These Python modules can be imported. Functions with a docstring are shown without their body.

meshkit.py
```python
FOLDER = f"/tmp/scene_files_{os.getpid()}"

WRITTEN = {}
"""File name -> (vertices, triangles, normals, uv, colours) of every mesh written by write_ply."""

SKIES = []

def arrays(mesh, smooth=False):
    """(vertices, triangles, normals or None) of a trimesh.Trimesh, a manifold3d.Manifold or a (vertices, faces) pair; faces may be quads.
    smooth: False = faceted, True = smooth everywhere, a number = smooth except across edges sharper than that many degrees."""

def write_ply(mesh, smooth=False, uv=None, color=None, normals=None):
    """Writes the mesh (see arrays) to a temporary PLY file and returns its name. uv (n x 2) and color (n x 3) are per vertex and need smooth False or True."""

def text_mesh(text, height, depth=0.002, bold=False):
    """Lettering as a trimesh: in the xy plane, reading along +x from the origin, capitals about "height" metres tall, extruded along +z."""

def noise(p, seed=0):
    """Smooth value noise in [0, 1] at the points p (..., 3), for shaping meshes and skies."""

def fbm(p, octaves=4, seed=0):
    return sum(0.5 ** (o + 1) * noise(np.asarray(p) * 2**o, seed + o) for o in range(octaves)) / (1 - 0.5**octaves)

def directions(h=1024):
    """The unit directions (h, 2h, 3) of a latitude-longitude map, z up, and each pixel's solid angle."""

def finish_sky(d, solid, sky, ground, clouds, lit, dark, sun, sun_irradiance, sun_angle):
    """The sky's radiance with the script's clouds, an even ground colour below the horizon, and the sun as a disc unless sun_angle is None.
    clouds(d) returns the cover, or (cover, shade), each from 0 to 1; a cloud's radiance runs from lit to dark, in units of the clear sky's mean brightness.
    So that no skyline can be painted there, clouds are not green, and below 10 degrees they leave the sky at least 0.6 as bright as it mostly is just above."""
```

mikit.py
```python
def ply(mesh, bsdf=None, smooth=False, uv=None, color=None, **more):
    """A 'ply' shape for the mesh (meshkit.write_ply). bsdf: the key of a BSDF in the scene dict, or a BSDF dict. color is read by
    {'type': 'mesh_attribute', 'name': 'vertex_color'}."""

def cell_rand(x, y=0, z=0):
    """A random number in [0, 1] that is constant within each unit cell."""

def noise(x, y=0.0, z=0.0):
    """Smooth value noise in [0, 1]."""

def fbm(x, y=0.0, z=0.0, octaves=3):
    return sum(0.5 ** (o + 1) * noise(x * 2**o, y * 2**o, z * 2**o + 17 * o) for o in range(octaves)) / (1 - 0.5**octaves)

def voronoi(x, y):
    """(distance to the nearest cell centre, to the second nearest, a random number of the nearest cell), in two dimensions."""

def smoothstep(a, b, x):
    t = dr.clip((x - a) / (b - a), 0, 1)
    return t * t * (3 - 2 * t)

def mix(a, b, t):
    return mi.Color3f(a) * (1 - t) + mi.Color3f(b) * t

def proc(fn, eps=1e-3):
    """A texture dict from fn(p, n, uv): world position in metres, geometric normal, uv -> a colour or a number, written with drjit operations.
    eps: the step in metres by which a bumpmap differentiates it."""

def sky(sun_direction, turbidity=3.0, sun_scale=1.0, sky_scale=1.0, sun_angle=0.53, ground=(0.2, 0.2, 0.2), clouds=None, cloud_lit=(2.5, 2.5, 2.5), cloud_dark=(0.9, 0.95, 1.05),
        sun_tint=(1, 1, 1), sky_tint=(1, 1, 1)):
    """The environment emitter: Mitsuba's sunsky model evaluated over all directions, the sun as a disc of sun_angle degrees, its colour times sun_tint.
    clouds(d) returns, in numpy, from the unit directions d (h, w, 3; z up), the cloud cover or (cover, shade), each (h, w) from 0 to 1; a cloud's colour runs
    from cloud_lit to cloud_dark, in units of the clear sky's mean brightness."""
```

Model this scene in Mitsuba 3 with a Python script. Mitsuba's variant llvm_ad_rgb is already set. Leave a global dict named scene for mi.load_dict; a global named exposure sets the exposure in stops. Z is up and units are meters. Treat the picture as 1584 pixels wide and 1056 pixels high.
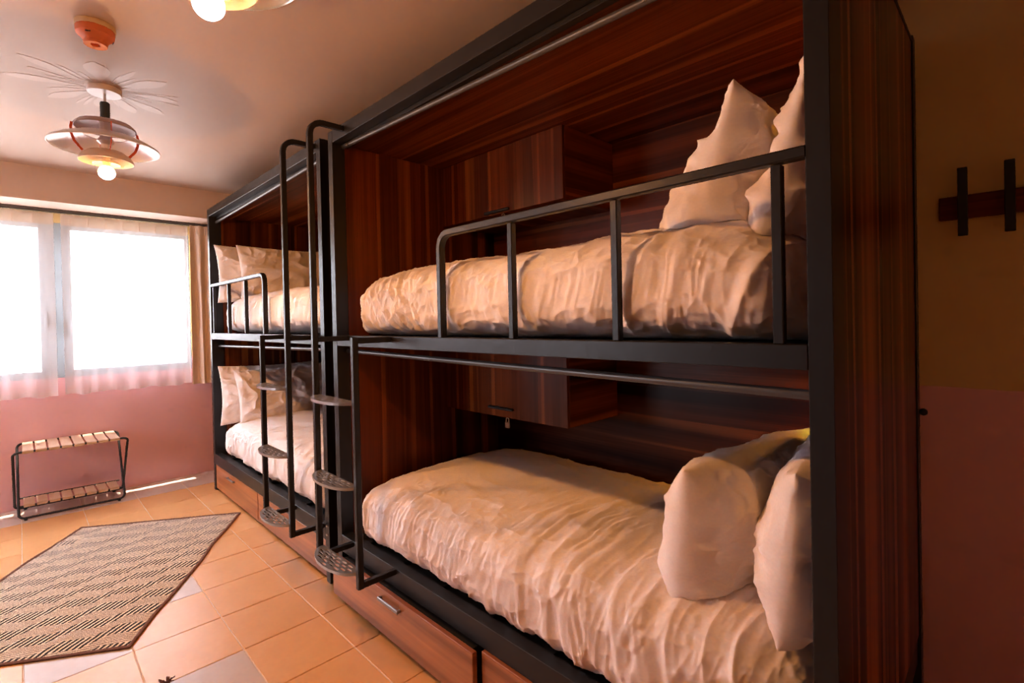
import math
import numpy as np
import trimesh
import manifold3d as m3
import drjit as dr
import mitsuba as mi
from shapely.geometry import Polygon, box as sbox
from shapely.ops import unary_union
import mikit
import meshkit

scene, labels = {}, {}

# ------------------------------------------------------------------ camera, sky, sun, exposure
exposure = 0.27
CAM_H = 1.304
_psi, _pit, _rol = math.radians(44.788), math.radians(-0.5395), math.radians(-1.2419)
_F, _CX, _CY = 772.63, 797.47, 499.65
_fw = np.array([math.sin(_psi) * math.cos(_pit), math.cos(_psi) * math.cos(_pit), math.sin(_pit)])
_r0 = np.array([math.cos(_psi), -math.sin(_psi), 0.0])
_u0 = np.cross(_r0, _fw)
_r = math.cos(_rol) * _r0 + math.sin(_rol) * _u0
_u = -math.sin(_rol) * _r0 + math.cos(_rol) * _u0
_M = np.eye(4)
_M[:3, 0], _M[:3, 1], _M[:3, 2], _M[:3, 3] = -_r, _u, _fw, [0, 0, CAM_H]
scene['camera'] = {'type': 'perspective', 'fov': math.degrees(2 * math.atan(792 / _F)), 'fov_axis': 'x', 'near_clip': 0.02, 'far_clip': 100.0,
                   'to_world': mi.ScalarTransform4f(_M), 'principal_point_offset_x': -(_CX - 792) / 1584, 'principal_point_offset_y': -(_CY - 528) / 1056}
SKY = 70.0
scene['sky'] = mikit.sky((-0.01, 1 / 10.0, 1.0), turbidity=4.0, sun_scale=0.4 * SKY, sky_scale=SKY, ground=(0.36, 0.35, 0.35),
                         clouds=lambda d: (np.full(d.shape[:2], 0.9), np.full(d.shape[:2], 0.15)), cloud_lit=(2.0, 2.03, 2.28), cloud_dark=(1.4, 1.44, 1.6))
BULB = (1090.0, 425.0, 108.0)      # the warm bulbs of the two pendant lamps
READ = (900.0, 280.0, 24.0)         # the little reading lamps at the head of the near bunks


# ------------------------------------------------------------------ helpers
def put(key, mesh, mat, smooth=False, label=None, cat=None, group=None, kind=None, uv=None, **more):
    if key in scene:
        n = 1
        while f'{key}_{n:03d}' in scene:
            n += 1
        key = f'{key}_{n:03d}'
    scene[key] = mikit.ply(mesh, mat, smooth=smooth, uv=uv, **more)
    tag(key, label, cat, group, kind)
    return key


def tag(key, label=None, cat=None, group=None, kind=None):
    e = {k: v for k, v in (('label', label), ('category', cat), ('group', group), ('kind', kind)) if v}
    if e:
        labels[key] = e


_used = {}


def name(base):
    n = _used.get(base, 0)
    _used[base] = n + 1
    return base if n == 0 else f'{base}_{n:03d}'


def tm(man):
    m = man.to_mesh()
    return trimesh.Trimesh(np.array(m.vert_properties[:, :3], float), np.array(m.tri_verts), process=False)


def bx(x0, x1, y0, y1, z0, z1, c=0.0015):
    """A box with chamfered edges."""
    x0, x1 = min(x0, x1), max(x0, x1)
    y0, y1 = min(y0, y1), max(y0, y1)
    z0, z1 = min(z0, z1), max(z0, z1)
    c = min(c, 0.45 * min(x1 - x0, y1 - y0, z1 - z0))
    if c <= 0:
        return trimesh.creation.box(bounds=[[x0, y0, z0], [x1, y1, z1]])
    p = []
    for x, sx in ((x0, 1), (x1, -1)):
        for y, sy in ((y0, 1), (y1, -1)):
            for z, sz in ((z0, 1), (z1, -1)):
                p += [(x, y + sy * c, z + sz * c), (x + sx * c, y, z + sz * c), (x + sx * c, y + sy * c, z)]
    return tm(m3.Manifold.hull_points(np.array(p, np.float32)))


def cat(*ms):
    return trimesh.util.concatenate(list(ms))


def sweep(path, prof, closed=False, up=(0, 0, 1)):
    """Sweeps a closed convex 2-D profile (n x 2) along a path."""
    path, prof = np.asarray(path, float), np.asarray(prof, float)
    n, k = len(path), len(prof)
    if closed:
        t = np.roll(path, -1, 0) - np.roll(path, 1, 0)
    else:
        t = np.gradient(path, axis=0)
        t[0], t[-1] = path[1] - path[0], path[-1] - path[-2]
    t /= np.linalg.norm(t, axis=1, keepdims=True)
    up = np.asarray(up, float)
    a = np.cross(t, up)
    la = np.linalg.norm(a, axis=1, keepdims=True)
    a = np.where(la > 1e-3, a / np.maximum(la, 1e-9), np.cross(t, [1, 0.013, 0.01]))
    a /= np.linalg.norm(a, axis=1, keepdims=True)
    b = np.cross(a, t)
    # miter
    s = np.ones(n)
    v = (path[:, None] + prof[None, :, :1] * a[:, None] + prof[None, :, 1:] * b[:, None]).reshape(-1, 3)
    f = []
    m = n if closed else n - 1
    for i in range(m):
        j = (i + 1) % n
        for q in range(k):
            r = (q + 1) % k
            f += [[i * k + q, i * k + r, j * k + r], [i * k + q, j * k + r, j * k + q]]
    if not closed:
        for q in range(1, k - 1):
            f += [[0, q + 1, q], [(n - 1) * k, (n - 1) * k + q, (n - 1) * k + q + 1]]
    mesh = trimesh.Trimesh(v, f, process=False)
    if mesh.volume < 0:
        mesh.invert()
    return mesh


def circle(r, n=12):
    a = np.arange(n) / n * 2 * np.pi
    return np.stack([r * np.cos(a), r * np.sin(a)], 1)


def sq(w, h=None, c=0.002):
    w, h = w / 2, (h or w) / 2
    return np.array([(w - c, -h), (w, -h + c), (w, h - c), (w - c, h), (-w + c, h), (-w, h - c), (-w, -h + c), (-w + c, -h)])


def rounded(pts, r, n=7):
    """A polyline with its inner corners rounded by radius r."""
    pts = [np.asarray(p, float) for p in pts]
    out = [pts[0]]
    for a, p, b in zip(pts[:-2], pts[1:-1], pts[2:]):
        u, v = (a - p) / np.linalg.norm(a - p), (b - p) / np.linalg.norm(b - p)
        ang = math.acos(np.clip(u @ v, -1, 1))
        d = r / math.tan(ang / 2)
        c = p + (u + v) / np.linalg.norm(u + v) * r / math.sin(ang / 2)
        s, e = p + u * d - c, p + v * d - c
        w = math.acos(np.clip(s @ e / r / r, -1, 1))
        for k in range(n + 1):
            t = k / n
            out.append(c + (math.sin((1 - t) * w) * s + math.sin(t * w) * e) / math.sin(w))
    out.append(pts[-1])
    return np.array(out)


def lathe(prof, n=48, center=(0, 0, 0)):
    m = trimesh.creation.revolve(np.array(prof, float), sections=n)
    if m.volume < 0:
        m.invert()
    m.apply_translation(center)
    return m


def grid_faces(nu, nv, wrap_v=False):
    f = []
    i = np.arange(nu - 1)[:, None] * nv
    jv = nv if wrap_v else nv - 1
    j = np.arange(jv)[None]
    j2 = (j + 1) % nv
    a, b, c, d = i + j, i + j2, i + nv + j2, i + nv + j
    return np.vstack([np.stack([a, d, c], -1).reshape(-1, 3), np.stack([a, c, b], -1).reshape(-1, 3)])


# ------------------------------------------------------------------ materials
def tw(b):
    return {'type': 'twosided', 'bsdf': b}


def principled(color, rough=0.5, spec=0.5, metal=0.0, **k):
    c = color if isinstance(color, dict) else {'type': 'rgb', 'value': list(color)}
    return {'type': 'principled', 'base_color': c, 'roughness': rough, 'specular': spec, 'metallic': metal, **k}


def wood_fn(across, along, tone=1.0):
    def fn(p, n, uv):
        c = across(p)
        l = along(p)
        wob = 0.02 * mikit.noise(c * 3, l * 1.1, 3.0)
        c2 = c + wob
        plank = mikit.cell_rand(dr.floor(c2 * 9.0 + 0.35 * mikit.noise(c * 9, l * 0.7, 9.0)), 7)
        band = mikit.fbm(c2 * 11, l * 0.3, 1.0)
        fine = mikit.fbm(c2 * 90, l * 1.6, 5.0)
        hair = mikit.noise(c2 * 420, l * 6.0, 2.0)
        t = 0.50 * plank + 1.5 * (band - 0.42) + 0.25 * (fine - 0.5)
        streak = mikit.smoothstep(0.66, 0.8, mikit.noise(c2 * 33 + 4, l * 0.22, 8.0))
        t = dr.clip(t, 0, 1)
        col = mikit.mix((0.008, 0.0012, 0.0004), (0.112, 0.021, 0.0036), t)
        col = mikit.mix(col, (0.26, 0.066, 0.014), 0.6 * streak * (0.4 + 0.6 * fine))
        return col * (0.86 + 0.28 * hair) * tone
    return fn


scene['wood_vertical'] = tw(principled(mikit.proc(wood_fn(lambda p: p.x * 1.0 + p.y * 1.0, lambda p: p.z)), 0.32, 0.14))
scene['wood_lengthwise'] = tw(principled(mikit.proc(wood_fn(lambda p: p.x + p.z * 1.0, lambda p: p.y)), 0.32, 0.14))
scene['wood_crosswise'] = tw(principled(mikit.proc(wood_fn(lambda p: p.y + p.z * 1.0, lambda p: p.x)), 0.32, 0.14))


def drawer_fn(p, n, uv):
    c, l = p.z, p.y
    band = mikit.fbm(c * 22 + 0.3 * mikit.noise(l * 1.2, c * 4), l * 0.5, 3.0)
    fine = mikit.fbm(c * 120, l * 2.5, 5.0)
    t = dr.clip(1.5 * (band - 0.25) + 0.4 * (fine - 0.5), 0, 1)
    return mikit.mix((0.16, 0.042, 0.012), (0.36, 0.115, 0.034), t)


scene['wood_drawer'] = tw(principled(mikit.proc(drawer_fn), 0.3, 0.5))
scene['black_metal'] = tw(principled((0.010, 0.0085, 0.0075), 0.38, 0.22))
scene['matt_black'] = tw(principled((0.012, 0.011, 0.010), 0.6, 0.3))
scene['rod_metal'] = tw(principled((0.06, 0.055, 0.052), 0.34, 0.4, 0.4))
scene['chrome'] = tw(principled((0.75, 0.73, 0.70), 0.2, 0.5, 1.0))
scene['handle_metal'] = tw(principled((0.20, 0.18, 0.17), 0.35, 0.5, 0.8))


def cotton_fn(p, n, uv):
    weave = mikit.noise(p.x * 210, p.y * 210, p.z * 210)
    # a small tan stain on the lower foreground quilt
    d = dr.sqrt(dr.square((p.x - 1.347) * 1.6) + dr.square(p.y - 0.915)) + 0.5 * dr.abs(p.z - 0.575) + 0.014 * mikit.noise(p.x * 130, p.y * 130, 1.0)
    stain = 1 - mikit.smoothstep(0.012, 0.022, d)
    return mikit.mix((0.80, 0.765, 0.755), (0.55, 0.36, 0.18), 0.6 * stain) * (0.965 + 0.07 * weave)


scene['cotton'] = tw(principled(mikit.proc(cotton_fn), 0.75, 0.25, sheen=0.3))


def wall_fn(p, n, uv):
    m = 0.94 + 0.12 * mikit.fbm(p.x * 2.3, p.y * 2.3, p.z * 2.3)
    edge = 1.038 + 0.003 * mikit.noise(p.x * 30, p.y * 30)
    up = mikit.smoothstep(edge - 0.002, edge + 0.002, p.z)
    spot = mikit.smoothstep(0.83, 0.9, mikit.noise(p.x * 12, p.y * 12, p.z * 12))
    low, high = (0.74, 0.44, 0.46), (0.62, 0.45, 0.20)
    return mikit.mix(low, high, up) * m * (1 - 0.05 * spot)


scene['wall_paint'] = tw(principled(mikit.proc(wall_fn), 0.6, 0.25))
scene['ceiling_paint'] = tw(principled((0.49, 0.395, 0.335), 0.5, 0.3))
scene['petal_tone'] = tw(principled((0.55, 0.45, 0.39), 0.45, 0.35))
scene['soffit_paint'] = tw(principled((0.58, 0.46, 0.39), 0.6, 0.3))
scene['grout'] = tw(principled((0.20, 0.135, 0.085), 0.8, 0.2))


def tile_fn(base, var):
    def fn(p, n, uv):
        a = mikit.fbm(p.x * 14, p.y * 14, 1.0)
        b = mikit.fbm(p.x * 60, p.y * 60, 4.0)
        return mikit.mix(base, var, dr.clip(0.7 * a + 0.5 * (b - 0.5), 0, 1)) 
    return fn


for k, (a, b) in enumerate((((0.62, 0.335, 0.125), (0.66, 0.375, 0.155)), ((0.66, 0.37, 0.15), (0.70, 0.42, 0.19)), ((0.50, 0.42, 0.37), (0.55, 0.47, 0.42)))):
    scene[f'tile_glaze_{"abc"[k]}'] = tw(principled(mikit.proc(tile_fn(a, b)), 0.36, 0.35))
scene['window_frame_paint'] = tw(principled((0.26, 0.29, 0.30), 0.5, 0.3))
scene['pane_glass'] = {'type': 'thindielectric', 'int_ior': 1.5}
scene['sheer_cloth'] = {'type': 'mask', 'opacity': 0.5, 'bsdf': {'type': 'principledthin', 'base_color': {'type': 'rgb', 'value': [0.78, 0.79, 0.81]}, 'roughness': 0.7, 'diff_trans': 0.04, 'spec_trans': 0.0}}
scene['sheer_header'] = {'type': 'mask', 'opacity': 0.8, 'bsdf': {'type': 'principledthin', 'base_color': {'type': 'rgb', 'value': [0.80, 0.75, 0.70]}, 'roughness': 0.7, 'diff_trans': 0.12, 'spec_trans': 0.0}}
scene['drape_cloth'] = tw(principled((0.82, 0.74, 0.68), 0.4, 0.4, sheen=0.5))
scene['lamp_silver'] = tw(principled((0.80, 0.74, 0.72), 0.28, 0.5, 0.55))
scene['lamp_mauve'] = tw(principled((0.36, 0.27, 0.27), 0.4, 0.5))
scene['lamp_cream'] = tw(principled((0.62, 0.50, 0.40), 0.4, 0.5))
scene['lamp_red'] = tw(principled((0.55, 0.07, 0.02), 0.4, 0.5))
scene['lamp_dark'] = tw(principled((0.018, 0.022, 0.018), 0.4, 0.5))
scene['canopy_white'] = tw(principled((0.78, 0.72, 0.70), 0.4, 0.5))
scene['detector_red'] = tw(principled((0.52, 0.13, 0.045), 0.5, 0.4))
scene['detector_beige'] = tw(principled((0.60, 0.46, 0.30), 0.5, 0.4))
scene['strap_beige'] = tw(principled((0.50, 0.35, 0.24), 0.6, 0.3))
scene['bulb_glass'] = tw(principled((0.9, 0.85, 0.8), 0.3, 0.5))

RUG_A, RUG_B, RUG_C = np.array([0.253, 4.306]), np.array([1.045, 3.800]), np.array([0.288, 2.558])
RUG_D = RUG_A + (RUG_C - RUG_B)
_ru = (RUG_B - RUG_A) / np.linalg.norm(RUG_B - RUG_A)
_rv = (RUG_C - RUG_B) / np.linalg.norm(RUG_C - RUG_B)
RUG_W, RUG_L = float(np.linalg.norm(RUG_B - RUG_A)), float(np.linalg.norm(RUG_C - RUG_B))


def rug_fn(p, n, uv):
    x, y = p.x - RUG_A[0], p.y - RUG_A[1]
    u, v = x * _ru[0] + y * _ru[1], x * _rv[0] + y * _rv[1]
    u = u + 0.002 * mikit.noise(v * 60, u * 60)
    rh = 0.072
    row = dr.floor(v / rh)
    odd = row - 2 * dr.floor(row / 2)
    fr = v - row * rh
    us = u + fr * 0.9 + odd * 0.17
    seg = dr.floor(us / 0.17)
    bold = seg - 2 * dr.floor(seg / 2) > 0.5
    a = (u + fr * 0.35) / 0.0225
    b = (v + 0.12 * u) / 0.0130
    sa, sb = a - dr.floor(a), b - dr.floor(b)
    da = mikit.smoothstep(0.38, 0.48, sa) * (1 - mikit.smoothstep(0.90, 1.0, sa))
    db = mikit.smoothstep(0.40, 0.55, sb) * (1 - mikit.smoothstep(0.85, 0.98, sb)) * 0.72
    dark = dr.select(bold, da, db)
    weave = 0.85 + 0.3 * mikit.noise(u * 420, v * 260)
    return mikit.mix((0.72, 0.62, 0.49), (0.022, 0.021, 0.022), dark) * weave


scene['rug_weave'] = tw(principled(mikit.proc(rug_fn), 0.9, 0.1))
scene['rug_yarn'] = tw(principled((0.14, 0.07, 0.05), 0.9, 0.1))

# ------------------------------------------------------------------ the room
XL, XR, YB, YW, ZC = -2.65, 2.23, -1.7, 5.11, 2.41
BULK_Y, BULK_Z = 4.70, 2.18
WT = 0.05                                     # thickness of the window wall
WX0, WX1, WZ0, WZ1 = -2.15, 1.065, 0.93, 2.10  # the window opening

put('floor', bx(XL, XR, YB, YW, -0.05, -0.004, 0), 'grout', kind='structure', label='orange square tiles with some pale grey ones')
P, TX0, TY0 = 0.3148, 0.6105, 2.2030
tile_cache = {}
rng = np.random.default_rng(5)
grey = {(-1, -1), (-1, 2), (-1, -4), (-2, -2), (-2, 1), (-3, 0)}
i0, i1 = math.floor((XL - TX0) / P), math.ceil((XR - TX0) / P)
j0, j1 = math.floor((YB - TY0) / P), math.ceil((YW - TY0) / P)
for i in range(i0, i1):
    for j in range(j0, j1):
        a, b = max(TX0 + i * P, XL), min(TX0 + (i + 1) * P, XR)
        c, d = max(TY0 + j * P, YB), min(TY0 + (j + 1) * P, YW)
        if b - a < 0.02 or d - c < 0.02:
            continue
        g = 0.0022
        if (i, j) in grey or j >= 8:
            mat = 'tile_glaze_c'
        else:
            mat = 'tile_glaze_b' if rng.random() < 0.4 else 'tile_glaze_a'
        m = bx(a + g, b - g, c + g * 0.7, d - g * 0.7, -0.006, 0.0, 0.0012)
        t = rng.normal(0, 0.0011, 2)
        v = m.vertices.copy()
        v[:, 2] += np.where(v[:, 2] > -0.004, np.clip(t[0] * (v[:, 0] - (a + b) / 2) + t[1] * (v[:, 1] - (c + d) / 2), -0.0006, 0.0006), 0)
        m.vertices = v
        put('floor__tile', m, mat)
scene['grout_light'] = tw(principled((0.66, 0.52, 0.39), 0.8, 0.2))
for i in range(i0 + 1, i1):
    x = TX0 + i * P
    put('floor__grout_line', bx(x - 0.0021, x + 0.0021, YB, YW, -0.0045, -0.0012, 0), 'grout_light')
put('ceiling', bx(XL - 0.1, XR + 0.1, YB - 0.1, BULK_Y + 0.02, ZC, ZC + 0.08, 0), 'ceiling_paint', kind='structure')
put('wall_lintel', bx(XL, XR, BULK_Y, YW + WT, BULK_Z, ZC + 0.08, 0.002), 'soffit_paint', kind='structure', label='beige bulkhead above the window')
put('wall_window', cat(bx(XL - 0.1, XR + 0.1, YW, YW + WT, -0.05, WZ0, 0), bx(XL - 0.1, XR + 0.1, YW, YW + WT, WZ1, BULK_Z, 0),
                       bx(XL - 0.1, WX0, YW, YW + WT, WZ0, WZ1, 0), bx(WX1, XR + 0.1, YW, YW + WT, WZ0, WZ1, 0)), 'wall_paint', kind='structure', label='pink painted wall under the window')
put('wall_right', bx(XR, XR + 0.1, YB - 0.1, YW, -0.05, ZC, 0), 'wall_paint', kind='structure', label='wall painted pink below and ochre above')
LY0, LY1 = 3.05, 4.45                          # added unseen window in the left wall, brightens the near bunk
put('wall_left', cat(bx(XL - 0.06, XL, YB - 0.1, LY0, -0.05, ZC, 0), bx(XL - 0.06, XL, LY1, YW, -0.05, ZC, 0), bx(XL - 0.06, XL, LY0, LY1, -0.05, 0.90, 0), bx(XL - 0.06, XL, LY0, LY1, 2.1, ZC, 0)), 'wood_lengthwise', kind='structure')
put('window_5', cat(bx(XL - 0.05, XL - 0.005, LY0, LY0 + 0.06, 0.90, 2.1), bx(XL - 0.05, XL - 0.005, LY1 - 0.06, LY1, 0.90, 2.1), bx(XL - 0.05, XL - 0.005, LY0 + 0.06, LY1 - 0.06, 0.90, 0.96), bx(XL - 0.05, XL - 0.005, LY0 + 0.06, LY1 - 0.06, 2.04, 2.1), bx(XL - 0.05, XL - 0.005, 3.72, 3.78, 0.96, 2.04)), 'window_frame_paint', kind='structure')
put('window_5__pane', trimesh.Trimesh([(XL - 0.03, LY0 + 0.06, 0.96), (XL - 0.03, LY1 - 0.06, 0.96), (XL - 0.03, LY1 - 0.06, 2.04), (XL - 0.03, LY0 + 0.06, 2.04)], [[0, 1, 2], [0, 2, 3]], process=False), 'pane_glass')
put('wall_back', bx(XL, XR, YB - 0.1, YB, -0.05, ZC, 0), 'wall_paint', kind='structure')

# windows: three white sashes with glass
for k, (a, b) in enumerate(((-2.15, -1.35), (-1.35, -0.60), (-0.60, 0.20), (0.20, 1.065))):
    y0, y1 = YW + 0.004, YW + 0.042
    w0, w1 = (0.09, 0.09) if k < 3 else (0.09, 0.035)
    fr = cat(bx(a, a + w0, y0, y1, WZ0, WZ1), bx(b - w1, b, y0, y1, WZ0, WZ1), bx(a + w0, b - w1, y0, y1, WZ0, 0.985), bx(a + w0, b - w1, y0, y1, 2.055, WZ1))
    n = f'window_{k + 1}'
    put(n, fr, 'window_frame_paint', kind='structure', label='pale window frame behind the sheer curtains')
    put(n + '__pane', trimesh.Trimesh([(a + w0, y1 - 0.01, 0.985), (b - w1, y1 - 0.01, 0.985), (b - w1, y1 - 0.01, 2.055), (a + w0, y1 - 0.01, 2.055)], [[0, 1, 2], [0, 2, 3]], process=False), 'pane_glass')
    put(n + '__handle', cat(bx(b - w1 + 0.02, b - w1 + 0.04, y0 - 0.03, y0, 1.30, 1.42, 0.004)) if k == 2 else bx(a + 0.06, a + 0.08, y0 - 0.03, y0, 1.24, 1.36, 0.004), 'window_frame_paint')


# ------------------------------------------------------------------ curtains
def cloth_sheet(x0, x1, z0, z1, y, amp, freq, seed, nx=160, nz=60, hem=0.0, wob=0.006, gather=0.0):
    xs, zs = np.linspace(x0, x1, nx), np.linspace(z0, z1, nz)
    X, Z = np.meshgrid(xs, zs, indexing='ij')
    t = (Z - z0) / (z1 - z0)
    ph = X * freq * 2 * np.pi + 1.3 * np.sin(X * 9 + seed)
    n = meshkit.fbm(np.stack([X * 7, Z * 1.3, X * 0 + seed], -1), 3, seed)
    Y = y + amp * np.sin(ph) * (1 - 0.55 * t) + wob * 4 * (n - 0.5) * (1 - 0.7 * t)
    Z = Z + (1 - t) ** 6 * hem * (np.sin(X * 23 + seed) + 0.6 * np.sin(X * 51)) * 0.5
    X = X + gather * np.sin(ph * 0.5) * (1 - t) * 0.2
    return trimesh.Trimesh(np.stack([X, Y, Z], -1).reshape(-1, 3), grid_faces(nx, nz), process=False)


for k, (a, b, seed, lab) in enumerate(((0.232, 1.04, 3, 'translucent white sheer curtain on the window right of the gap, beside the satin drape'),
                                       (-0.60, 0.193, 8, 'translucent white sheer curtain on the window left of the gap, cut by the picture edge'), (-2.1, -0.66, 9, 'translucent white sheer curtain on the far left of the window, outside the picture'))):
    n = name('sheer_curtain')
    put(n, cloth_sheet(a, b, 0.805, 2.148, 5.035, 0.013, 8.5, seed, hem=0.012), 'sheer_cloth', smooth=True, label=lab, cat='curtain', group='sheer curtains at the window')
    put(n + '__header', cloth_sheet(a, b, 2.07, 2.155, 5.018, 0.003, 8.5, seed, nz=6), 'sheer_header', smooth=True, label='gathered header tape')
    q = a + 0.05
    while q < b - 0.02:
        put(n + '__pleat', bx(q, q + 0.006, 5.006, 5.014, 2.072, 2.15, 0.001), 'drape_cloth')
        q += 0.105
n = name('drape_curtain')
put(n, cloth_sheet(1.045, 1.215, 0.80, 2.16, 4.985, 0.022, 13.0, 4, nx=120, nz=90, wob=0.02, gather=0.05), 'drape_cloth', smooth=True, label='narrow satin taupe drape hanging at the right end of the window beside the bunk', cat='curtain')
for q in (1.09, 1.15):
    put(n + '__pleat', bx(q, q + 0.005, 4.94, 4.955, 2.08, 2.15), 'drape_cloth')
n = name('curtain_track')
put(n, cat(bx(-2.2, 1.3, 4.975, 4.987, 2.164, 2.1795), bx(-2.2, 1.3, 5.012, 5.055, 2.162, 2.1795)), 'rod_metal', label='slim grey curtain track under the bulkhead along the window', cat='curtain track')


# ------------------------------------------------------------------ the bunks
D = 1.0716
XB = 2.10          # face of the back panel
MIR = 4.762


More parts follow.
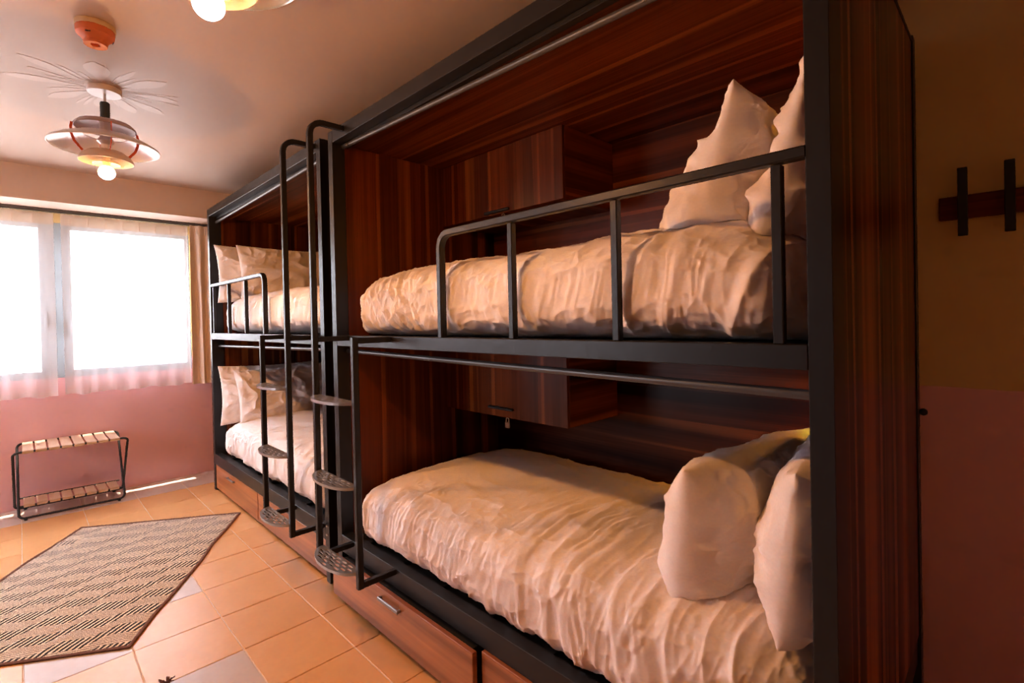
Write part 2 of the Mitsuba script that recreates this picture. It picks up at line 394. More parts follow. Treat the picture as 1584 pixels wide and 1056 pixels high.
def make_bunk(far):
    """The near bunk, or its mirror image, the bunk by the window."""
    key = name('bunk_bed')
    Y = (lambda y: MIR - y) if far else (lambda y: y)

    def B(x0, x1, y0, y1, z0, z1, c=0.0015):
        return bx(x0, x1, Y(y0), Y(y1), z0, z1, c)

    def path(pts):
        return [(p[0], Y(p[1]), p[2]) for p in pts]

    tag(key, 'dark wood two-storey bunk bed by the window with black steel frame and ladder' if far else 'large dark wood two-storey bunk bed in the foreground with black steel frame and ladder', 'bunk bed')
    BM = 'black_metal'
    ZT = 2.216
    # posts: 0.242 near end, 2.335 ladder end
    put(key + '__post', B(D, D + 0.083, 0.242, 0.285, 0.0, ZT), BM)
    put(key + '__post', B(D, D + 0.062, 2.290, 2.335, 0.0, ZT), BM)
    put(key + '__post', B(2.145, 2.19, 0.242, 0.285, 0.0, ZT + 0.01), BM)
    put(key + '__post', B(2.145, 2.19, 2.290, 2.335, 0.0, ZT), BM)
    # front beams
    put(key + '__beam', B(D, D + 0.05, 0.286, 2.289, 2.158, ZT), BM)
    put(key + '__beam', B(D, D + 0.05, 0.286, 2.289, 1.192, 1.241), BM)
    put(key + '__beam', B(D, D + 0.05, 0.286, 2.289, 0.208, 0.289), BM)
    # end beams at top and bottom of the near end
    for y0, y1 in ((0.244, 0.283), (2.292, 2.333)):
        put(key + '__end_beam', B(D + 0.084, 2.144, y0, y1, 2.205, ZT), BM)
        put(key + '__end_beam', B(D + 0.084, 2.144, y0 + 0.008, y1, 0.10, 0.20), BM)
    put(key + '__curtain_track', B(D + 0.052, D + 0.078, 0.287, 2.288, 2.142, 2.172), BM)
    # panels
    put(key + '__end_panel', B(D + 0.084, 2.144, 0.247, 0.277, 0.201, 2.204), 'wood_vertical')
    put(key + '__end_panel', B(D + 0.063, 2.144, 2.291, 2.318, 0.201, 2.204), 'wood_vertical')
    put(key + '__roof_panel', B(D + 0.079, XB - 0.001, 0.278, 2.290, 2.155, 2.18), 'wood_lengthwise')
    put(key + '__back_panel', B(XB, XB + 0.02, 0.278, 2.290, 0.201, 2.18), 'wood_lengthwise')
    # platforms
    put(key + '__platform', B(D + 0.051, XB - 0.001, 0.287, 2.288, 1.195, 1.232), 'matt_black')
    put(key + '__platform', B(D + 0.051, XB - 0.001, 0.287, 2.288, 0.225, 0.262), 'matt_black')
    for q in range(7):
        y = 0.45 + q * 0.28
        put(key + '__slat', B(D + 0.051, D + 0.14, y, y + 0.05, 0.2625, 0.276), 'black_metal')
    # curtain rods under the roof and under the upper bunk
    def rod(za, zb):
        p = np.array(path([(1.125, 0.287, za), (1.125, 1.3, (za + zb) / 2), (1.125, 2.288, zb)]))
        return sweep(p, circle(0.0105, 14))
    k = put(key + '__curtain_rod', rod(2.118 if far else 2.075, 2.145 if far else 2.148), 'rod_metal', smooth=40, label='grey curtain rod under the roof')
    put(k + '__ring', sweep([(1.125 + 0.0118 * math.cos(a), Y(2.22), 2.144 + 0.0118 * math.sin(a)) for a in np.arange(20) / 20 * 2 * np.pi], circle(0.0018, 6), closed=True, up=(0, 1, 0)), 'matt_black')
    put(key + '__curtain_rod', rod(1.137, 1.166), 'rod_metal', smooth=40, label='grey curtain rod under the upper bunk')
    # guard rail
    gx = D + 0.012
    pts = rounded(path([(gx, 0.2855, 1.6125), (gx, 1.4675, 1.6125), (gx, 1.4675, 1.242)]), 0.052, 9)
    g = put(key + '__guard_rail', sweep(pts, sq(0.0235, 0.027, 0.003), up=(1, 0, 0)), BM, smooth=30)
    for y in (0.3385, 0.7225, 1.1025):
        put(g + '__post', B(D + 0.002, D + 0.024, y - 0.010, y + 0.010, 1.2415, 1.5985, 0.002), BM)
    # ladder
    off = 0.0 if not far else 0.10
    yt, ys = 2.177 + (off * 0.93 if far else 0), 1.812 + (off if far else 0)
    lx = 0.917
    tall = rounded(path([(lx, yt, 0.268), (lx, yt, 2.190), (D - 0.001, yt, 2.190)]), 0.06, 10)
    short = path([(lx, ys, 0.268), (lx, ys, 1.243)])
    l = put(key + '__ladder', cat(sweep(tall, sq(0.024, 0.024, 0.003), up=(0, 1, 0)), sweep(short, sq(0.024, 0.024, 0.003), up=(0, 1, 0))), BM, smooth=30)
    for y in (yt, ys):
        put(l + '__bracket', B(lx + 0.0125, D - 0.0005, y - 0.011, y + 0.011, 1.219, 1.242), BM)
        put(l + '__bracket', B(lx + 0.0125, D + 0.03, y - 0.011, y + 0.011, 0.2895, 0.305) if False else B(lx + 0.0125, D - 0.0005, y - 0.011, y + 0.011, 0.268, 0.2905), BM)
    ya, yb = sorted((Y(yt), Y(ys)))
    ya, yb = ya + 0.0125, yb - 0.0125
    for z in (0.327, 0.660, 0.991):
        th = np.linspace(0, np.pi, 33)
        cx, hw = lx + 0.012, (yb - ya) / 2
        arc = [(cx - 0.085 * math.sin(t) ** 0.9, (ya + yb) / 2 - hw * math.cos(t)) for t in th]
        outline = Polygon([(cx, ya)] + arc[1:-1] + [(cx, yb)])
        holes = []
        for r in range(5):
            for c in range(-6, 7):
                yc = (ya + yb) / 2 + (c + 0.5 * (r % 2)) * 0.050
                xc = cx - 0.012 - r * 0.0155
                holes.append(sbox(xc - 0.0042, yc - 0.019, xc + 0.0042, yc + 0.019))
        inner = outline.buffer(-0.005)
        plate = outline.difference(unary_union([h for h in holes if inner.contains(h)]))
        pm = trimesh.creation.extrude_polygon(plate, 0.004, engine='earcut')
        pm.apply_translation((0, 0, z - 0.004))
        rim = outline.difference(outline.buffer(-0.0035))
        rm = [trimesh.creation.extrude_polygon(q, 0.010, engine='earcut') for q in getattr(rim, 'geoms', [rim])]
        for q in rm:
            q.apply_translation((0, 0, z - 0.0115))
        s = put(l + '__step', pm, 'step_metal', label='curved perforated steel tread')
        put(s + '__edge', cat(*rm), 'step_metal')
    # wall cabinets at the foot of both berths
    for z0, z1, hz in ((1.828, 2.154, 1.842), (0.811, 1.194, 0.857)):
        c = put(key + '__cabinet', B(1.728, XB - 0.001, 1.408, 2.290, z0, z1), 'wood_crosswise')
        d_ = put(c + '__door', B(1.710, 1.7275, 1.408, 2.290, z0, z1), 'wood_vertical')
        put(c + '__handle', B(1.694, 1.7095, 1.745, 1.925, hz - 0.008, hz + 0.006, 0.004), 'matt_black', label='slim black handle')
    # drawers
    for q, (a, b) in enumerate(((0.300, 1.262), (1.272, 2.303))):
        x = D + (0.002 if far else (-0.042 if q == 1 else -0.012))
        dk = put(key + '__drawer', B(x, x + 0.02, a, b, 0.022, 0.207 if not far else 0.2075, 0.002), 'wood_drawer')
        put(dk + '__box', B(x + 0.0205, 2.0, a + 0.04, b - 0.04, 0.05, 0.19), 'matt_black')
        yc = 0.705 if q == 0 else 1.783
        put(dk + '__handle', cat(B(x - 0.018, x - 0.010, yc - 0.078, yc + 0.078, 0.164, 0.180, 0.003), B(x - 0.012, x - 0.0003, yc - 0.076, yc - 0.066, 0.166, 0.178), B(x - 0.012, x - 0.0003, yc + 0.066, yc + 0.076, 0.166, 0.178)), 'handle_metal', label='short dark metal handle')
        for y in (a + 0.03, b - 0.06):
            put(dk + '__foot', B(x + 0.03, x + 0.07, y, y + 0.035, 0.0, 0.0495), 'matt_black')
    if far:
        for z in (0.19, 0.235):
            put(key + '__bolt', lathe([(0, 0), (0.006, 0.0), (0.005, 0.004), (0, 0.005)], 10).apply_transform(trimesh.transformations.rotation_matrix(-math.pi / 2, (0, 1, 0))).apply_translation((D - 0.0002, 2.452, z + 0.05)), 'chrome')
    else:
        put(key + '__knob', trimesh.creation.icosphere(2, 0.012).apply_translation((2.182, 0.232, 0.955)), 'matt_black')
    return key


scene['step_metal'] = tw(principled((0.30, 0.29, 0.28), 0.33, 0.5, 0.8))
make_bunk(False)
make_bunk(True)


# ------------------------------------------------------------------ bedding
def spow(a, e):
    return np.sign(a) * np.abs(a) ** e


def normals_of(V, F):
    n = np.zeros_like(V)
    c = np.cross(V[F[:, 1]] - V[F[:, 0]], V[F[:, 2]] - V[F[:, 0]])
    for k in range(3):
        np.add.at(n, F[:, k], c)
    return n / np.maximum(np.linalg.norm(n, axis=1, keepdims=True), 1e-12)


def ridged(p, octaves=3, seed=0):
    return 1 - np.abs(2 * meshkit.fbm(p, octaves, seed) - 1)


def duvet(x0, x1, y0, y1, zb, zt, seed, e=0.42, ny=560, nv=340, end_lo=6.0, end_hi=4.0, folds=1.0, crown=0.02, slant=0.25, crumple=1.0, big=None, free_end=False, lim0=1.0965):
    """A puffy quilt: a superellipse section along y with rounded ends, wrinkled along its normals."""
    t = np.linspace(-1, 1, ny)
    t = np.sign(t) * (1 - (1 - np.abs(t)) ** 1.6)
    th = np.linspace(-0.5 * np.pi, 1.5 * np.pi, nv, endpoint=False)
    xc, zc, a, b = (x0 + x1) / 2, (zb + zt) / 2, (x1 - x0) / 2, (zt - zb) / 2
    n = np.where(t < 0, end_lo, end_hi)
    s = np.maximum(1 - np.abs(t) ** n, 1e-4) ** (1 / 2.4)
    sx = np.maximum(1 - np.abs(t) ** (n * 2.2), 1e-4) ** (1 / 2.4)
    Tm, TH = np.meshgrid(t, th, indexing='ij')
    S, SX = s[:, None], sx[:, None]
    cx, cz = spow(np.cos(TH), e), spow(np.sin(TH), e)
    X = xc + a * cx * SX
    Z = np.maximum(zc + b * cz, zb)
    Z = zb + (Z - zb) * S
    Yv = (y0 + y1) / 2 + (y1 - y0) / 2 * Tm
    up = np.clip((Z - zb) / (zt - zb), 0, 1)
    Z = Z + crown * up * np.cos((X - xc) / a * 1.4)
    V = np.stack([X, Yv, Z], -1).reshape(-1, 3)
    F = grid_faces(ny, nv, True)
    # end caps
    F = np.vstack([F, [[0, k, k + 1] for k in range(1, nv - 1)], [[(ny - 1) * nv, (ny - 1) * nv + k + 1, (ny - 1) * nv + k] for k in range(1, nv - 1)]])
    m = trimesh.Trimesh(V, F, process=False)
    if m.volume < 0:
        F = F[:, ::-1]
    N = normals_of(V, F)
    U = up.reshape(-1)
    front = np.clip((xc - V[:, 0]) / a, 0, 1) ** 1.5
    side = np.clip(-N[:, 0], 0, 1)
    top = np.clip(N[:, 2], 0, 1)
    arc = V[:, 2] - V[:, 0] * 0.5
    # folds hang down the sides, soft puffs and sharp crumples cover the rest
    wp = V + 0.10 * (np.stack([meshkit.fbm(V * 3.2, 2, seed + 20 + k) for k in range(3)], 1) - 0.5)
    y2 = wp[:, 1] + slant * (V[:, 2] - zb)
    low = np.clip(1 - U, 0, 1)
    q = np.stack([wp[:, 0] * 1.8, y2 * 12, wp[:, 2] * 2.0], 1)
    d = folds * 0.017 * side * (0.35 + 0.65 * low) * (ridged(q, 2, seed) ** 2 - 0.3)
    q2 = np.stack([wp[:, 0] * 4.0, y2 * 30, wp[:, 2] * 5.0], 1)
    d += folds * 0.0065 * (0.25 + side) * (ridged(q2, 2, seed + 3) ** 2.5 - 0.25)
    d += 0.026 * (meshkit.fbm(V * np.array([2.6, 2.2, 2.6]), 2, seed + 5) - 0.5)
    d += crumple * 0.0085 * (ridged(wp * np.array([8, 6, 8]), 2, seed + 6) ** 4 - 0.15)
    d += crumple * 0.0052 * (ridged(wp * np.array([19, 15, 19]) + 3.1, 2, seed + 7) ** 4 - 0.15)
    d += crumple * 0.0022 * (ridged(wp * np.array([44, 36, 44]), 1, seed + 8) ** 3 - 0.2)
    if big is not None:
        d += big(V, N, U)
    d *= np.clip((V[:, 2] - zb) / 0.04, 0.15, 1)
    V = V + N * d[:, None]
    lim = np.where(V[:, 1] > 1.53, 1.078, lim0) if free_end else lim0
    V[:, 0] = np.where(V[:, 0] < lim + 0.01, lim + 0.01 * np.exp((V[:, 0] - lim - 0.01) / 0.01), V[:, 0])
    V[:, 0] = np.minimum(V[:, 0], 2.099)
    V[:, 1] = np.clip(V[:, 1], y0 - 0.01, y1 + 0.004)
    V[:, 2] = np.maximum(V[:, 2], zb)
    return trimesh.Trimesh(V, F, process=False)


def pillow(w, h, t, seed, n=150, puff=0.46, ear=0.07, crease=1.0, sag=0.3):
    crease = crease * 1.6
    """A pillow standing in its local xz plane (x: width, z: height), thickness along y, with a seam round its edge."""
    g = np.linspace(-1, 1, n)
    g = np.sign(g) * (1 - (1 - np.abs(g)) ** 1.5)
    U, W = np.meshgrid(g, g, indexing='ij')
    sides = []
    for s in (1, -1):
        prof = np.maximum((1 - U ** 2) * (1 - W ** 2), 0) ** puff
        X = U * w / 2 * (1 - ear * (1 - W ** 2) ** 0.0 * 0 - ear * (1 - W ** 2))
        Z = W * h / 2 * (1 - ear * (1 - U ** 2))
        Yv = s * t / 2 * prof * (1 - sag * W)
        P = np.stack([X, Yv, Z], -1)
        q = np.stack([X * 5, Yv * 0 + 3.1 * s, Z * 5], -1)
        edge = np.clip(np.maximum(np.abs(U), np.abs(W)), 0, 1)
        soft = 0.05 * (meshkit.fbm(q, 2, seed) - 0.5) * (1 - edge ** 4)
        wq = q + 0.7 * (np.stack([meshkit.fbm(q * 0.8, 2, seed + 11 + k) for k in range(3)], -1) - 0.5)
        cr = 0.016 * (ridged(wq * 1.3, 2, seed + 3) ** 3 - 0.2) + 0.007 * (ridged(wq * 3.6, 2, seed + 4) ** 3 - 0.2)
        ang = np.arctan2(W, U)
        rad = 0.009 * edge ** 2 * (meshkit.noise(np.stack([np.cos(ang) * 9, np.sin(ang) * 9, edge * 1.5 + 5 * s], -1), seed + 6) - 0.5) * 2
        P[..., 1] += s * (soft + crease * cr + rad) * np.clip((1 - edge) / 0.08, 0, 1)
        rip = 0.006 * (meshkit.noise(np.stack([U * 9, W * 9, U * 0], -1), seed + 8) - 0.5) * edge ** 8
        P[..., 1] += rip
        sides.append(P.reshape(-1, 3))
    f = grid_faces(n, n)
    V = np.vstack(sides)
    F = np.vstack([f, f[:, ::-1] + n * n])
    m = trimesh.Trimesh(V, F, process=False)
    m.merge_vertices()
    if m.volume < 0:
        m.invert()
    # piping along the seam
    return m


def place_pillow(m, center, lean=0.0, yaw=0.0, roll=0.0, bend=0.0):
    """lean: tips the top towards +y (radians); yaw: about z; roll: in its own plane."""
    V = m.vertices.copy()
    if bend:
        V[:, 1] += bend * (V[:, 0] ** 2)
    cr, sr = math.cos(roll), math.sin(roll)
    V = V @ np.array([[cr, 0, sr], [0, 1, 0], [-sr, 0, cr]])
    cl, sl = math.cos(lean), math.sin(lean)
    V = np.stack([V[:, 0], V[:, 1] * cl + V[:, 2] * sl, -V[:, 1] * sl + V[:, 2] * cl], 1)
    cy, sy = math.cos(yaw), math.sin(yaw)
    V = np.stack([V[:, 0] * cy - V[:, 1] * sy, V[:, 0] * sy + V[:, 1] * cy, V[:, 2]], 1)
    return trimesh.Trimesh(V + np.asarray(center), m.faces, process=False)


def near_low_folds(V, N, U):
    # long folds run over the front edge of the lower quilt below the pillows
    w = 0.12 * (np.stack([meshkit.fbm(V * 3.5, 2, 90 + k) for k in range(2)], 1) - 0.5)
    k = np.clip((1.55 - V[:, 1]) / 0.5, 0, 1) * np.clip((1.75 - V[:, 0]) / 0.45, 0, 1)
    t = V[:, 1] + 0.8 * w[:, 0] + 0.10 * (V[:, 0] - 1.1) - 0.15 * (V[:, 2] - 0.28)
    q = np.stack([t * 13, V[:, 0] * 1.1 + w[:, 1] * 4, V[:, 2] * 1.1], 1)
    q2 = np.stack([t * 30, V[:, 0] * 2.0, V[:, 2] * 2.0 + 4], 1)
    return k * (0.021 * (ridged(q, 2, 77) ** 2.2 - 0.3) + 0.009 * (ridged(q2, 2, 79) ** 2.2 - 0.3))


def near_up_folds(V, N, U):
    # slanted gathers at the foot end of the upper quilt, a few long folds near the head
    w = 0.06 * (meshkit.fbm(V * 4, 2, 95) - 0.5)
    f = np.clip(-N[:, 0] + 0.35, 0, 1)
    k = np.clip((V[:, 1] - 1.25) / 0.35, 0, 1) * f
    t = V[:, 1] + w - 0.62 * V[:, 2]
    q = np.stack([V[:, 0], t * 19, V[:, 2] * 1.6], 1)
    q2 = np.stack([V[:, 0], t * 42, V[:, 2] * 2.6], 1)
    d = k * (0.024 * (ridged(q, 2, 41) ** 1.8 - 0.45) + 0.012 * (ridged(q2, 2, 43) ** 1.6 - 0.5))
    k2 = np.clip((0.95 - V[:, 1]) / 0.3, 0, 1) * f
    q3 = np.stack([V[:, 0], (V[:, 1] + 2 * w + 0.35 * V[:, 2]) * 13, V[:, 2] * 1.5], 1)
    return d + k2 * 0.016 * (ridged(q3, 2, 45) ** 2.5 - 0.25)


def bed(lo, hi, zb, zt, x0, seed, label, **k):
    n = name('duvet')
    put(n, duvet(x0, 2.075, lo, hi, zb, zt, seed, **k), 'cotton', smooth=True, label=label, cat='duvet', group='white duvets on the bunks')


bed(0.315, 2.285, 1.2325, 1.530, 1.122, 11, 'puffy white duvet on the upper bunk of the foreground bed, behind the guard rail', e=0.55, end_lo=14.0, end_hi=6.5, folds=0.55, big=near_up_folds, free_end=True)
bed(0.30, 2.285, 0.2765, 0.575, 1.108, 23, 'crumpled white duvet on the lower bunk of the foreground bed', e=0.52, end_lo=14.0, end_hi=7.0, folds=0.8, big=near_low_folds, lim0=1.078)
bed(2.50, 4.45, 1.2325, 1.520, 1.122, 31, 'white duvet on the upper bunk of the bed by the window', e=0.55, end_lo=8.0, end_hi=6.0, folds=1.1, ny=320, nv=190)
bed(2.50, 4.45, 0.2765, 0.575, 1.108, 47, 'white duvet on the lower bunk of the bed by the window', e=0.5, end_lo=8.0, end_hi=7.0, folds=1.0, lim0=1.078, ny=320, nv=190)

TOPS = {}


def settle(m, key):
    """Presses the underside of a pillow onto the quilt that it stands on."""
    V = m.vertices.copy()
    d = TOPS[key]
    from scipy.spatial import cKDTree
    dist, i = cKDTree(d[:, :2]).query(V[:, :2], k=4)
    h = d[i, 2].max(1) + 0.0015
    V[:, 2] = np.where(dist[:, 0] < 0.05, np.maximum(V[:, 2], h), V[:, 2])
    return trimesh.Trimesh(V, m.faces, process=False)


for _k in ('duvet', 'duvet_001', 'duvet_002', 'duvet_003'):
    _v = meshkit.WRITTEN[scene[_k]['filename']]
    TOPS[_k] = np.asarray(_v[0], float)[np.asarray(_v[2])[:, 2] > 0.25]

PIL = [
    ((0.74, 0.45, 0.27), 3, (1.59, 0.548, 1.660), -0.40, -0.02, 0.02, 0.55, 'duvet', 0.07, 'white pillow with a pointed corner, leaning on the upper foreground bunk'),
    ((0.74, 0.43, 0.15), 5, (1.58, 0.372, 1.660), -0.30, 0.0, -0.02, 0.45, 'duvet', 0.06, 'white pillow half hidden by the front post behind the pointed upper bunk pillow'),
    ((0.76, 0.38, 0.24), 7, (1.56, 0.560, 0.722), -0.10, -0.15, 0.0, 0.06, 'duvet_001', -0.05, 'white pillow with orange light on its top on the lower foreground bunk'),
    ((0.70, 0.39, 0.19), 9, (1.49, 0.380, 0.772), -0.10, 0.09, 0.0, 0.18, 'duvet_001', -0.03, 'white pillow nearest the front post on the lower foreground bunk'),
    ((0.74, 0.46, 0.16), 13, (1.56, 4.185, 1.690), 0.20, 0.0, 0.0, 0.3, 'duvet_002', 0.06, 'white pillow in front on the upper bunk by the window'),
    ((0.74, 0.46, 0.15), 15, (1.45, 4.355, 1.700), 0.16, 0.0, 0.0, 0.3, 'duvet_002', 0.06, 'white pillow at the back on the upper bunk by the window, against the end panel'),
    ((0.74, 0.46, 0.17), 17, (1.52, 4.175, 0.735), 0.20, 0.0, 0.02, 0.3, 'duvet_003', 0.06, 'white pillow in front on the lower bunk by the window'),
    ((0.74, 0.46, 0.15), 19, (1.45, 4.355, 0.750), 0.16, 0.0, -0.02, 0.3, 'duvet_003', 0.06, 'white pillow at the back on the lower bunk by the window, against the end panel'),
]
for (w, h, t), seed, c, lean, yaw, roll, sag, on, ear, lab in PIL:
    m = pillow(w, h, t, seed, sag=sag, ear=ear)
    put(name('pillow'), settle(place_pillow(m, c, lean, yaw, roll), on), 'cotton', smooth=True, label=lab, cat='pillow', group='white pillows on the bunks')

# reading lamps on the inside of the near end panel, at the heads of the berths
for z, lab in ((2.0, 'small dark reading lamp on the end panel of the upper foreground bunk, behind the post'), (1.02, 'small dark reading lamp on the end panel of the lower foreground bunk, behind the post')):
    n = name('reading_lamp')
    y = 0.2775
    tag(n, lab, 'lamp', 'reading lamps at the heads of the foreground bunks')
    put(n + '__base', lathe([(0, 0), (0.03, 0), (0.03, 0.008), (0.026, 0.012), (0, 0.012)], 24).apply_transform(trimesh.transformations.rotation_matrix(-math.pi / 2, (1, 0, 0))).apply_translation((1.97, y, z)), 'matt_black', smooth=30)
    put(n + '__arm', sweep(rounded([(1.97, y + 0.0125, z), (1.97, y + 0.06, z), (1.97, y + 0.06, z + 0.045)], 0.02, 5), circle(0.005, 8), up=(1, 0, 0)), 'matt_black', smooth=40)
    sh = lathe([(0.008, 0.03), (0.012, 0.03), (0.036, -0.03), (0.034, -0.03), (0.010, 0.028), (0.008, 0.028)], 24).apply_translation((1.97, y + 0.06, z + 0.02))
    put(n + '__shade', sh, 'matt_black', smooth=30)
    put(n + '__bulb', trimesh.creation.icosphere(2, 0.017).apply_translation((1.97, y + 0.06, z - 0.004)), 'bulb_glass', emitter={'type': 'area', 'radiance': {'type': 'rgb', 'value': list(READ)}})

# padlocks under the cabinets
for z, lab in ((1.8275, 'tiny metal padlock hanging under the upper cabinet'), (0.8105, 'tiny metal padlock hanging under the lower cabinet')):
    n = name('padlock')
    tag(n, lab, 'padlock', 'padlocks under the cabinets')
    y, x = 1.80, 1.716
    put(n + '__body', bx(x - 0.006, x + 0.006, y - 0.015, y + 0.015, z - 0.052, z - 0.022, 0.003), 'brass')
    put(n + '__shackle', sweep(rounded([(x, y - 0.009, z - 0.023), (x, y - 0.009, z - 0.001), (x, y + 0.009, z - 0.001), (x, y + 0.009, z - 0.023)], 0.0075, 5), circle(0.0022, 8), up=(1, 0, 0)), 'chrome', smooth=40)
scene['brass'] = tw(principled((0.55, 0.48, 0.38), 0.3, 0.5, 0.9))


# ------------------------------------------------------------------ pendant lamps
def shade(pts, th=0.003):
    """A thin lathed shell along the profile pts (r, z)."""
    pts = np.array(pts, float)
    d = np.gradient(pts, axis=0)
    nrm = np.stack([-d[:, 1], d[:, 0]], 1)
    nrm /= np.linalg.norm(nrm, axis=1, keepdims=True)
    loop = np.vstack([pts, (pts + nrm * th)[::-1], pts[:1]])
    loop[:, 0] = np.maximum(loop[:, 0], 0.0005)
    return loop


def lamp(x, y, lab):
    n = name('pendant_lamp')
    tag(n, lab, 'pendant lamp', 'layered pendant lamps on the ceiling')
    c = (x, y, 0)

    def part(p, prof, mat, **k):
        return put(f'{n}__{p}', lathe(prof, 56, c), mat, smooth=35, **k)
    part('canopy', [(0, 2.385), (0.062, 2.385), (0.065, 2.388), (0.065, ZC - 0.0005), (0, ZC - 0.0005)], 'canopy_white')
    part('rod', [(0, 2.34), (0.006, 2.34), (0.006, 2.3848), (0, 2.3848)], 'chrome')
    part('socket', [(0, 2.262), (0.0185, 2.262), (0.0185, 2.342), (0.016, 2.346), (0, 2.346)], 'lamp_dark', label='dark green cylinder')
    part('upper_shade', shade([(0.116, 2.222), (0.114, 2.232), (0.10, 2.246), (0.06, 2.258), (0.02, 2.2615)]), 'lamp_mauve', label='small upper dish')
    part('reflector', shade([(0.207, 2.134), (0.203, 2.142), (0.17, 2.164), (0.125, 2.184), (0.085, 2.196)]), 'lamp_silver', label='wide silvery dish')
    part('core', [(0, 2.105), (0.020, 2.105), (0.020, 2.150), (0.034, 2.165), (0.022, 2.185), (0.022, 2.2585), (0, 2.2585)], 'lamp_silver')
    part('lower_shade', shade([(0.103, 2.070), (0.101, 2.080), (0.090, 2.099), (0.066, 2.117), (0.040, 2.125), (0.021, 2.127)]), 'lamp_cream', label='cream lower dish')
    part('collar', shade([(0.052, 2.060), (0.052, 2.066), (0.040, 2.071), (0.018, 2.073)], 0.002), 'lamp_cream')
    part('neck', [(0, 2.048), (0.014, 2.048), (0.015, 2.104), (0, 2.104)], 'lamp_cream')
    for k in range(4):
        a = math.radians(-86 + 90 * k)
        prof = [(0.1185, 2.226), (0.1225, 2.205), (0.121, 2.175), (0.112, 2.145), (0.100, 2.128), (0.084, 2.108)]
        put(f'{n}__strap', sweep([(x + r * math.cos(a), y + r * math.sin(a), z) for r, z in prof], sq(0.010, 0.003, 0.0008), up=(-math.sin(a), math.cos(a), 0)), 'lamp_red', label='red strap')
    put(f'{n}__bulb', lathe([(0.0005, 1.989)] + [(0.033 * math.cos(t), 2.022 + 0.033 * math.sin(t)) for t in np.linspace(-1.45, -0.1, 16)] + [(0.0005, 2.0187)], 40, c), 'bulb_glass', smooth=30,
        emitter={'type': 'area', 'radiance': {'type': 'rgb', 'value': list(BULB)}}, label='glowing globe bulb')
    put(f'{n}__bulb_top', lathe([(0.0005, 2.0189)] + [(0.033 * math.cos(t), 2.022 + 0.033 * math.sin(t)) for t in np.linspace(-0.09, 1.1, 12)] + [(0.0135, 2.0475), (0.0005, 2.0475)], 40, c), 'bulb_glass', smooth=30,
        emitter={'type': 'area', 'radiance': {'type': 'rgb', 'value': [0.035 * q for q in BULB]}})


lamp(0.303, 2.98, 'layered pendant lamp with wide silvery dish hanging before the window, wholly in view')
lamp(0.316, 1.272, 'pendant lamp cut by the top edge, only its glowing globe and rim in view')

# smoke detector
n = name('smoke_detector')
tag(n, 'terracotta red smoke detector on the ceiling', 'smoke detector')
c = (0.220, 2.372, 0)
put(n + '__base', lathe([(0, 2.392), (0.058, 2.392), (0.060, 2.396), (0.060, ZC - 0.0005), (0, ZC - 0.0005)], 40, c), 'detector_beige', smooth=35, label='beige base')
put(n + '__body', lathe([(0, 2.345), (0.036, 2.345), (0.040, 2.356), (0.056, 2.370), (0.058, 2.3915), (0, 2.3915)], 40, c), 'detector_red', smooth=35)
put(n + '__ring', lathe([(0.014, 2.337), (0.034, 2.335), (0.036, 2.344), (0.014, 2.3445), (0.014, 2.337)], 40, c), 'detector_red', smooth=35)
for k in range(3):
    a = k * 2.1 + 4.2
    put(n + '__slot', bx(-0.008, 0.008, -0.001, 0.001, -0.002, 0.002, 0.0005).apply_transform(trimesh.transformations.rotation_matrix(a + math.pi / 2, (0, 0, 1))).apply_translation((c[0] + 0.051 * math.cos(a), c[1] + 0.051 * math.sin(a), 2.362)), 'matt_black')

# thin petal shapes, paler than the ceiling, round the lamp's canopy
n = name('ceiling_petals')
tag(n, 'thin pale petal shapes on the ceiling round the lamp canopy', 'ceiling decoration')
fx, fy = 0.303, 2.98


def petal(a, r0, r1, w):
    t = np.linspace(0, 1, 15)
    prof = w * np.sin(np.pi * t ** 1.6) ** 0.9
    pts = [(r0 + (r1 - r0) * q, p) for q, p in zip(t, prof)] + [(r0 + (r1 - r0) * q, -p) for q, p in zip(t[::-1], prof[::-1])][1:-1]
    ca, sa = math.cos(a), math.sin(a)
    m = trimesh.creation.extrude_polygon(Polygon([(fx + x * ca - y * sa, fy + x * sa + y * ca) for x, y in pts]).buffer(0), 0.0012, engine='earcut')
    m.apply_translation((0, 0, ZC - 0.0013))
    return m


_rg = np.random.default_rng(12)
for _k in range(26):
    _a = _k * 2 * math.pi / 26 + _rg.uniform(-0.08, 0.08)
    put(n + '__petal', petal(_a, 0.07, _rg.uniform(0.13, 0.30), _rg.uniform(0.003, 0.008)), 'petal_tone')
for tx, ty, w in ((0.0142, 2.8205, 0.028), (-0.0359, 3.0791, 0.03), (0.12, 3.26, 0.03), (0.2428, 2.70, 0.045), (0.4994, 2.72, 0.035), (0.58, 2.92, 0.03), (0.565, 3.147, 0.032), (0.3811, 2.685, 0.012), (0.30, 3.24, 0.02), (0.45, 3.22, 0.03)):
    r = math.hypot(tx - fx, ty - fy)
    put(n + '__petal', petal(math.atan2(ty - fy, tx - fx), 0.072, r, w), 'petal_tone')

# ------------------------------------------------------------------ luggage rack
n = name('luggage_rack')
tag(n, 'folding luggage rack of black tubes with beige straps against the pink wall', 'luggage rack')
rx0, rx1 = -0.033, 0.537


def rack_pt(u, y, z):
    return (rx0 + u * (rx1 - rx0), y - 0.012 * u, z)


